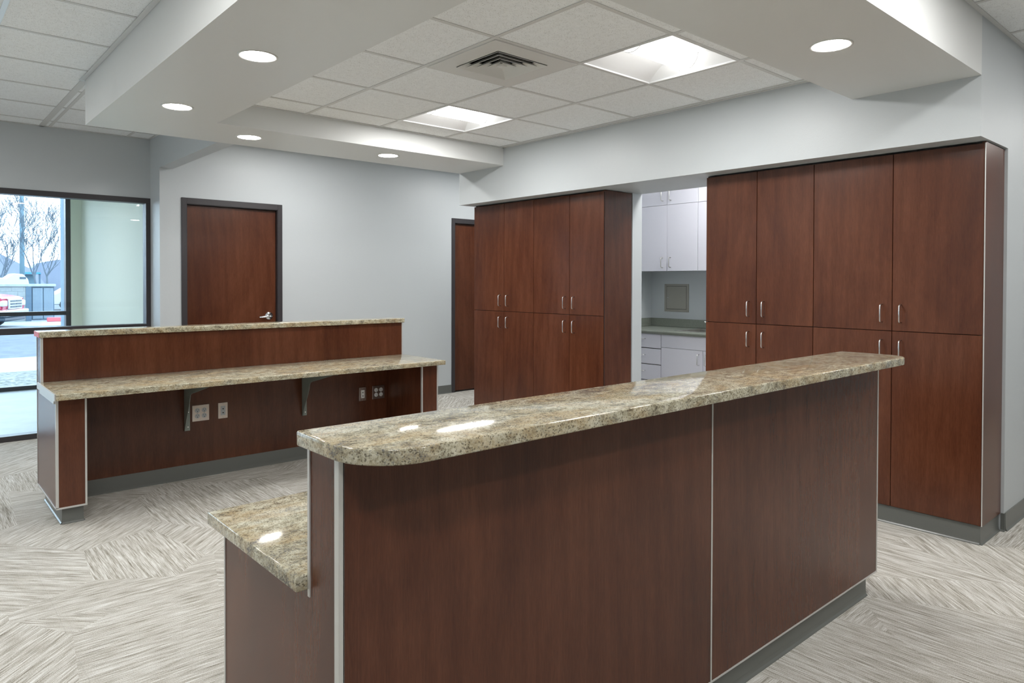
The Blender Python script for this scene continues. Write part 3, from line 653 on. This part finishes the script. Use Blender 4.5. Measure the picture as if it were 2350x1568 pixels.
# ------------------------------------------------------------------ ceiling fixtures
def troffer(cx, cy, z, label, group='square recessed ceiling lights', dim=1.):
    h = G/2-.006; t = thing('ceiling_light', label, 'light', (cx, cy, z), group)
    bm = BM()
    # pan: sloped reflector sides either side of the lamp, open below
    zt = z+.085; rx = .085
    def quad(p): bm.faces.new([bm.verts.new(q) for q in p])
    for s in (-1, 1):
        n = 8; prev = None
        for i in range(n+1):
            u = i/n; yy = cy+s*(h-(h-rx)*u); zz = z+.004+.081*math.sin(u*math.pi/2)
            cur = (yy, zz)
            if prev: quad([(cx-h, prev[0], prev[1]), (cx+h, prev[0], prev[1]), (cx+h, cur[0], cur[1]), (cx-h, cur[0], cur[1])])
            prev = cur
    quad([(cx-h, cy-rx, zt), (cx+h, cy-rx, zt), (cx+h, cy+rx, zt), (cx-h, cy+rx, zt)])
    for s in (-1, 1):   # sloped ends
        e = cx+s*h; e2 = cx+s*(h-.06)
        quad([(e, cy-h, z+.004), (e, cy+h, z+.004), (e2, cy+h, zt), (e2, cy-h, zt)])
    quad([(cx-h, cy-h, z+.10), (cx+h, cy-h, z+.10), (cx+h, cy+h, z+.10), (cx-h, cy+h, z+.10)])
    for a in (-1, 1):
        quad([(cx-h, cy+a*h, z+.004), (cx+h, cy+a*h, z+.004), (cx+h, cy+a*h, z+.10), (cx-h, cy+a*h, z+.10)])
        quad([(cx+a*h, cy-h, z+.004), (cx+a*h, cy+h, z+.004), (cx+a*h, cy+h, z+.10), (cx+a*h, cy-h, z+.10)])
    for f in bm.faces: f.smooth = False
    obj('reflector', bm, 'refl', t)
    bm = BM(); r = .082; l = h-.062; n = 14; rings = []
    for sx in (-l, l):
        rings.append([bm.verts.new((cx+sx, cy+r*math.cos(math.pi+math.pi*k/n), z+.084+.076*math.sin(math.pi+math.pi*k/n))) for k in range(n+1)])
    for k in range(n): bm.faces.new((rings[0][k], rings[0][k+1], rings[1][k+1], rings[1][k])).smooth = True
    bm.faces.new(rings[0][::-1]); bm.faces.new(rings[1]); obj('lamp_lens', bm, 'lens', t)
    ld = bpy.data.lights.new('lamp', 'AREA'); ld.shape = 'RECTANGLE'; ld.size = 2*l; ld.size_y = 2*r; ld.energy = P_TROFFER*dim; ld.color = (1, .985, .96)
    lo = bpy.data.objects.new('lamp', ld); lo.location = (0, 0, .007); lo.parent = t; C.objects.link(lo)
    bm = BM()
    for sx in (-l, l):
        pts = [(cx+sx, cy+(r+.004)*math.cos(math.pi+math.pi*k/n), z+.084+.080*math.sin(math.pi+math.pi*k/n)) for k in range(n+1)]
        tube(bm, pts, .003, 6)
    obj('lens_end_band', bm, 'tee', t)
    bm = BM()
    for a, b, c, d in ((-h, h, -h, -h+.007), (-h, h, h-.007, h), (-h, -h+.007, -h+.007, h-.007), (h-.007, h, -h+.007, h-.007)): box(bm, cx+a, cx+b, cy+c, cy+d, z+.0026, z+.008)
    obj('frame', bm, 'refl', t)
troffer(*TROF[0], 'bright square ceiling light nearer the camera, right of the air vent')
troffer(*TROF[1], 'bright square ceiling light furthest from the camera, in the far corner of the ceiling tray')
for (a, b), l in ((LZ[0], 'square ceiling light left of the soffit, overhead'), (LZ[1], 'square ceiling light near the window wall'), (LZ[2], 'added square fill light behind the camera'), (LZ[3], 'added square fill light by the left wall, towards the windows'), (LZ[4], 'added square fill light by the left wall, beside the camera'), (RZ, 'square ceiling light right of the soffit, overhead'), (RZ2, 'added square fill light right of the soffit, by the tall cabinets'), (RZ4, 'added square fill light at the far right end of the room'), (RZ3, 'added square fill light right of the soffit, nearest the camera'),  # unseen lights labelled fill are added to raise brightness
                  (FZ, 'square ceiling light in front of the door wall, above the left door'), (FZ2, 'square ceiling light beyond the tall cabinets, by the far door'), (KZ, 'square ceiling light inside the kitchenette, by the sink'), (KZ2, 'added square fill light inside the kitchenette, at its closed end')):  # closed-end kitchenette light is unseen, added to brighten the back wall
    troffer(a, b, ZC, l, dim=.8 if (a, b) in (RZ, KZ, KZ2) else 1.)
troffer(.6, 8.6, 2.44, 'added square fill light in the entry vestibule, right of the door', dim=.35)  # unseen, added to brighten the vestibule wall and floor
troffer(-1.0, 8.9, 2.44, 'added square fill light in the entry vestibule, left of the door', dim=.5)  # another unseen fixture added for more light in the vestibule
# air diffuser
v = thing('air_vent', 'square ceiling air vent with nested louvres beside the nearer ceiling light', 'vent', (VENT[0], VENT[1], ZT))
cx, cy = VENT; h = G/2-.012; q = .180; bm = BM()
for a, b, c, d in ((-h, h, -h, -q), (-h, h, q, h), (-h, -q, -q, q), (q, h, -q, q)): box(bm, cx+a, cx+b, cy+c, cy+d, ZT-.006, ZT+.006)
obj('face_plate', bm, 'ventw', v)
obj('duct', B(cx-.2, cx+.2, cy-.2, cy+.2, ZT+.07, ZT+.075), 'ventk', v)
bm = BM()
for s in (-1, 1): box(bm, cx-.2, cx+.2, cy+s*.2-.002, cy+s*.2+.002, ZT-.004, ZT+.07); box(bm, cx+s*.2-.002, cx+s*.2+.002, cy-.2, cy+.2, ZT-.004, ZT+.07)
obj('duct_wall', bm, 'ventk', v)
def louver(r_out, r_in, zo, zi, th=.0025):
    bm = BM()
    P = [[(cx+sx*r, cy+sy*r, z) for sx, sy in ((-1, -1), (1, -1), (1, 1), (-1, 1))] for r, z in ((r_out, zo), (r_in, zi), (r_in, zi+th), (r_out, zo+th))]
    V = [[bm.verts.new(p) for p in ring] for ring in P]
    for a in range(4):
        A, Bv = V[a], V[(a+1) % 4]
        for k in range(4): bm.faces.new((A[k], A[(k+1) % 4], Bv[(k+1) % 4], Bv[k]))
    return bm
for k in range(4):
    r = .178-k*.040
    obj('louver', louver(r, r-.036, ZT-.012, ZT+.016), 'ventw', v)
bm = BM(); box(bm, cx-.022, cx+.022, cy-.022, cy+.022, ZT-.012, ZT-.006, .004); obj('centre_cap', bm, 'ventw', v)
# downlights
def downlight(x, y, label):
    t = thing('downlight', label, 'light', (x, y, ZS), 'round downlights in the soffit')
    bm = BM(); lathe(bm, (x, y, ZS), [(.090, .000), (.090, -.003), (.086, -.004), (.079, -.003), (.077, -.0005)], 40); obj('trim_ring', bm, 'ventw', t)
    bm = BM(); r = lathe(bm, (x, y, ZS), [(.078, -.001), (.0775, -.0012)], 40); cap(bm, r[-1]); obj('lens', bm, 'dlens', t)
downlight(1.268, 3.226, 'round downlight largest of the two under the left soffit arm, nearer the camera')
downlight(1.274, 4.481, 'round downlight on the left soffit arm near its outer corner')
downlight(1.932, 5.077, 'round downlight on the far soffit arm, above the left door')
downlight(3.070, 5.037, 'round downlight on the far soffit arm, nearest the tall cabinets')
downlight(3.098, 1.391, 'round downlight on the right soffit arm at the upper right')

# ------------------------------------------------------------------ outside
ZG = -.30
walls('ground_1', [(-60, 80, 18.3, 150, ZG-.2, ZG)], 'asph')
walls('ground_2', [(-30, 30, 15.5, 18.3, ZG-.2, ZG+.02)], 'conc')
bm = BM()
nx, ny = 60, 10; vs = [[bm.verts.new((-6+14*i/nx, 11.0+4.5*j/ny, ZG+.02+random.uniform(-.03, .035)*(0 if j in (0, ny) else 1))) for i in range(nx+1)] for j in range(ny+1)]
for j in range(ny):
    for i in range(nx): bm.faces.new((vs[j][i], vs[j][i+1], vs[j+1][i+1], vs[j+1][i]))
struct('ground_3', bm, 'grav')
walls('ground_4', [(2.5, 9.0, 30.5, 34.2, ZG, ZG+.03)], 'conc')
# dumpster enclosure
en = thing('dumpster_enclosure', 'pale concrete block enclosure with double steel gate outside the window', 'enclosure', (3.0, 34.6, ZG))
D = 34.5; top = 1.16
bm = BM()
nb = 0
rows, bh, bl = 7, .205, .41
for r in range(rows):
    x = -.6-(bl/2 if r % 2 else 0)
    while x < 3.98:
        a, b = max(x, -.6), min(x+bl, 3.98)
        if b-a > .05: obj('block', B(a+.004, b-.004, D, D+.19, ZG+r*bh+.004, ZG+(r+1)*bh-.004, .004), 'cmu', en)
        x += bl
obj('mortar', B(-.6, 3.98, D+.01, D+.18, ZG, ZG+rows*bh), 'conc', en)
obj('coping', B(-.65, 5.02, D-.05, D+.26, ZG+rows*bh, ZG+rows*bh+.11, .02, 2), 'conc', en)
obj('gate_post', B(3.98, 4.17, D-.02, D+.18, ZG, ZG+rows*bh), 'gatek', en)
for a, b in ((4.22, 4.56), (4.60, 4.93)):
    gp = obj('gate_leaf', B(a, b, D+.02, D+.06, ZG+.1, ZG+rows*bh-.06), 'gate', en)
    for k in range(6): obj('gate_rib', B(a+.03+k*.05, a+.045+k*.05, D+.01, D+.02, ZG+.12, ZG+rows*bh-.08), 'gate', gp)
obj('gate_frame', B(4.17, 4.97, D+.065, D+.10, ZG+.06, ZG+rows*bh), 'gatek', en)
# red pickup
tr = thing('pickup_truck', 'red pickup truck with a chrome grille parked outside, its nose in view', 'truck', (2.60, 30.6, ZG))
tr.rotation_euler = (0, 0, math.radians(-26))
def tobj(name, bm, m, parent=None, label=None):   # local truck coordinates, +x = nose
    me = bpy.data.meshes.new(name); bmesh.ops.recalc_face_normals(bm, faces=bm.faces); bm.to_mesh(me); bm.free(); me.materials.append(MT[m])
    o = bpy.data.objects.new(name, me); C.objects.link(o); o.parent = parent or tr
    if label: o['label'] = label
    return o
bm = BM()
prism(bm, [(-5.0, .55), (.55, .55), (.62, .70), (.62, 1.02), (.50, 1.10), (.1, 1.17), (-.75, 1.24), (-1.35, 1.72), (-1.6, 1.80), (-3.0, 1.80), (-3.2, 1.25), (-5.0, 1.22)], -.95, .95, 'y')
bmesh.ops.bevel(bm, geom=list(bm.edges), offset=.05, segments=2, affect='EDGES'); tobj('body', bm, 'redcar')
bm = BM(); prism(bm, [(-.86, 1.28), (-1.36, 1.69), (-1.6, 1.75), (-2.9, 1.75), (-3.0, 1.28)], -.96, .96, 'y'); tobj('side_window', bm, 'carglass')
tobj('bumper', box(BM(), .45, .74, -1.0, 1.0, .42, .66, .05, 2), 'carchr', None, 'chrome front bumper')
tobj('air_dam', box(BM(), .40, .66, -.9, .9, .26, .42, .04), 'grille')
g2 = tobj('grille', box(BM(), .60, .68, -.55, .55, .68, 1.06, .03, 2), 'carchr')
for k in range(3):
    for s in (0, 1): tobj('grille_slot', box(BM(), .675, .69, -.46+s*.49, -.03+s*.49, .73+k*.10, .785+k*.10), 'grille', g2)
for s in (-1, 1):
    hl = tobj('headlight', box(BM(), .42, .645, s*.77-.19, s*.77+.19, .78, .98, .04, 2), 'whitecar')
    tobj('turn_lamp', box(BM(), .38, .5, s*.965-.01, s*.965+.01, .84, .92), 'amber', hl)
    for wx in (-.35, -3.95):
        bm = BM(); r = lathe(bm, (wx, s*.86, .40), [(.24, -.12*s), (.38, -.12*s), (.40, -.08*s), (.40, .08*s), (.38, .12*s), (.24, .12*s)], 24, 'y'); w = tobj('wheel', bm, 'tyre')
        bm = BM(); r = lathe(bm, (wx, s*.86, .40), [(.24, .10*s), (.06, .08*s), (.05, .10*s)], 12, 'y'); cap(bm, r[-1]); tobj('rim', bm, 'carchr', w)
# white van roof behind the wall, white car to the right
t = thing('camper_van', 'white camper van top showing above the block wall outside', 'van', (3.6, 42, ZG))
bm = BM(); prism(bm, [(1.2, .05), (4.98, .05), (5.02, 1.0), (4.95, 1.45), (4.75, 1.70), (4.35, 1.74), (4.2, 1.62), (4.05, 1.50), (3.0, 1.62), (1.2, 1.62)], 42, 43.9, 'y')
bmesh.ops.bevel(bm, geom=list(bm.edges), offset=.04, segments=1, affect='EDGES'); obj('body', bm, 'whitecar', t)
obj('window', B(4.60, 4.86, 41.98, 42.0, 1.46, 1.56), 'carglass', t)
for wx in (2.0, 4.4):
    bm = BM(); r = lathe(bm, (wx, 42.1, ZG+.36), [(.36, -.12), (.36, .12)], 20, 'y'); cap(bm, r[0]); cap(bm, r[-1][::-1]); obj('wheel', bm, 'tyre', t)
t = thing('white_car', 'white car parked far outside behind the gate', 'car', (8.2, 47, ZG))
bm = BM(); prism(bm, [(6.6, ZG+.3), (10.8, ZG+.3), (10.9, ZG+.8), (10.2, ZG+.95), (9.6, ZG+1.42), (7.6, ZG+1.45), (6.9, ZG+.98), (6.55, ZG+.85)], 47, 48.7, 'y')
bmesh.ops.bevel(bm, geom=list(bm.edges), offset=.05, segments=1, affect='EDGES'); obj('body', bm, 'whitecar', t)
bm = BM(); prism(bm, [(7.1, ZG+.98), (7.7, ZG+1.36), (9.5, ZG+1.34), (9.95, ZG+.96)], 46.98, 47, 'y'); obj('side_window', bm, 'carglass', t)
for wx in (7.35, 10.0):
    bm = BM(); r = lathe(bm, (wx, 47.05, ZG+.33), [(.33, -.1), (.33, .1)], 20, 'y'); cap(bm, r[0]); cap(bm, r[-1][::-1]); w = obj('wheel', bm, 'tyre', t)
    bm = BM(); r = lathe(bm, (wx, 46.94, ZG+.33), [(.2, 0), (.05, -.02)], 10, 'y'); cap(bm, r[-1]); obj('rim', bm, 'carchr', w)
tag(obj('red_curb', B(4.55, 8.0, 33.3, 33.45, ZG+.03, ZG+.20, .02), 'curb'), 'red painted curb right of the enclosure gate outside', 'curb')
t = thing('canopy', 'small blue canopy roof behind the enclosure outside', 'canopy', (7.0, 60, ZG))
bm = BM(); prism(bm, [(6.75, 1.86), (7.85, 1.86), (7.78, 1.99), (6.85, 1.99)], 60, 62, 'y'); obj('roof', bm, 'blue', t)
for x in (6.80, 7.72): obj('post', B(x, x+.1, 60.1, 60.2, ZG, 1.86), 'gatek', t)
obj('back_wall', B(6.95, 7.7, 61.5, 61.6, ZG, 1.84), 'pole', t)
# hills
def hill(prof, y, d):
    bm = BM(); prism(bm, prof, y, y+d, 'y'); return bm
walls_h = struct('hill_1', hill([(-30, -1), (-30, 12), (2, 10), (9, 8.2), (13, 5.6), (17.5, 3.0), (20, -1)], 140, 8), 'hill')
struct('hill_2', hill([(13, -1), (17.5, 3.0), (19, 4.5), (22, 5.2), (30, 5.4), (40, 6.2), (60, 5.0), (60, -1)], 149, 5), 'hill')
# utility pole
bm = BM(); px = 6.05; tube(bm, [(px, 54, ZG), (px, 54, 4), (px, 54, 16)], [.155, .13, .075], 12)
up = thing('utility_pole', 'tall grey utility pole rising behind the bare trees outside', 'pole', (px, 54, ZG)); obj('shaft', bm, 'pole', up)
obj('crossarm', B(px-.22, px+.22, 53.88, 53.98, 6.9, 7.1), 'pole', up)
# bare trees
def bare_tree(name, x, y, h, lean, seed, label, spread=.5):
    rnd = random.Random(seed); bm = BM()
    def grow(p, d, L, r, lev):
        n = 4; pts = [p]; rads = [r]; q = p.copy(); dd = d.copy()
        for i in range(n):
            dd = (dd+Vector((rnd.uniform(-.12, .12), rnd.uniform(-.12, .12), .06))).normalized()
            q = q+dd*L/n; pts.append(q.copy()); rads.append(max(r*(1-.5*(i+1)/n), .0095))
        tube(bm, pts, rads, 5 if lev < 2 else 3, False)
        if lev >= 5: return
        k = rnd.choice((2, 3, 3)) if lev < 2 else rnd.choice((2, 2, 3))
        for i in range(k):
            a = rnd.uniform(0, 2*math.pi); s = rnd.uniform(.25, spread+.25)
            nd = (dd+Vector((math.cos(a)*s, math.sin(a)*s*.4, rnd.uniform(-.05, .2)))).normalized()
            grow(pts[-1], nd, L*rnd.uniform(.68, .88), rads[-1]*.85, lev+1)
        for j in (1, 2, 3):
            if lev > 0 and rnd.random() < .9:
                a = rnd.uniform(0, 2*math.pi); s = rnd.uniform(.5, .9)
                nd = (dd+Vector((math.cos(a)*s, math.sin(a)*s*.4, .1))).normalized()
                grow(pts[j], nd, L*rnd.uniform(.4, .6), rads[j]*.5, lev+2)
    t = thing(name, label, 'tree', (x, y, ZG), 'bare trees beyond the enclosure')
    grow(Vector((x, y, ZG)), Vector((lean, 0, 1)).normalized(), h*.30, h*.016, 0)
    obj('branches', bm, 'bark', t)
bare_tree('bare_tree', 6.02, 47.5, 6.3, .02, 3, 'leafless tree in the middle of the window, trunk behind the gate', .55)
bare_tree('bare_tree', 5.55, 51.5, 6.6, -.38, 8, 'leafless tree leaning left outside the window', .6)
bare_tree('bare_tree', 7.45, 55.5, 6.6, .12, 12, 'leafless tree nearest the window mullion outside', .55)
bare_tree('bare_tree', 4.15, 45, 5.8, .12, 21, 'leafless tree at the left edge outside the window', .55)
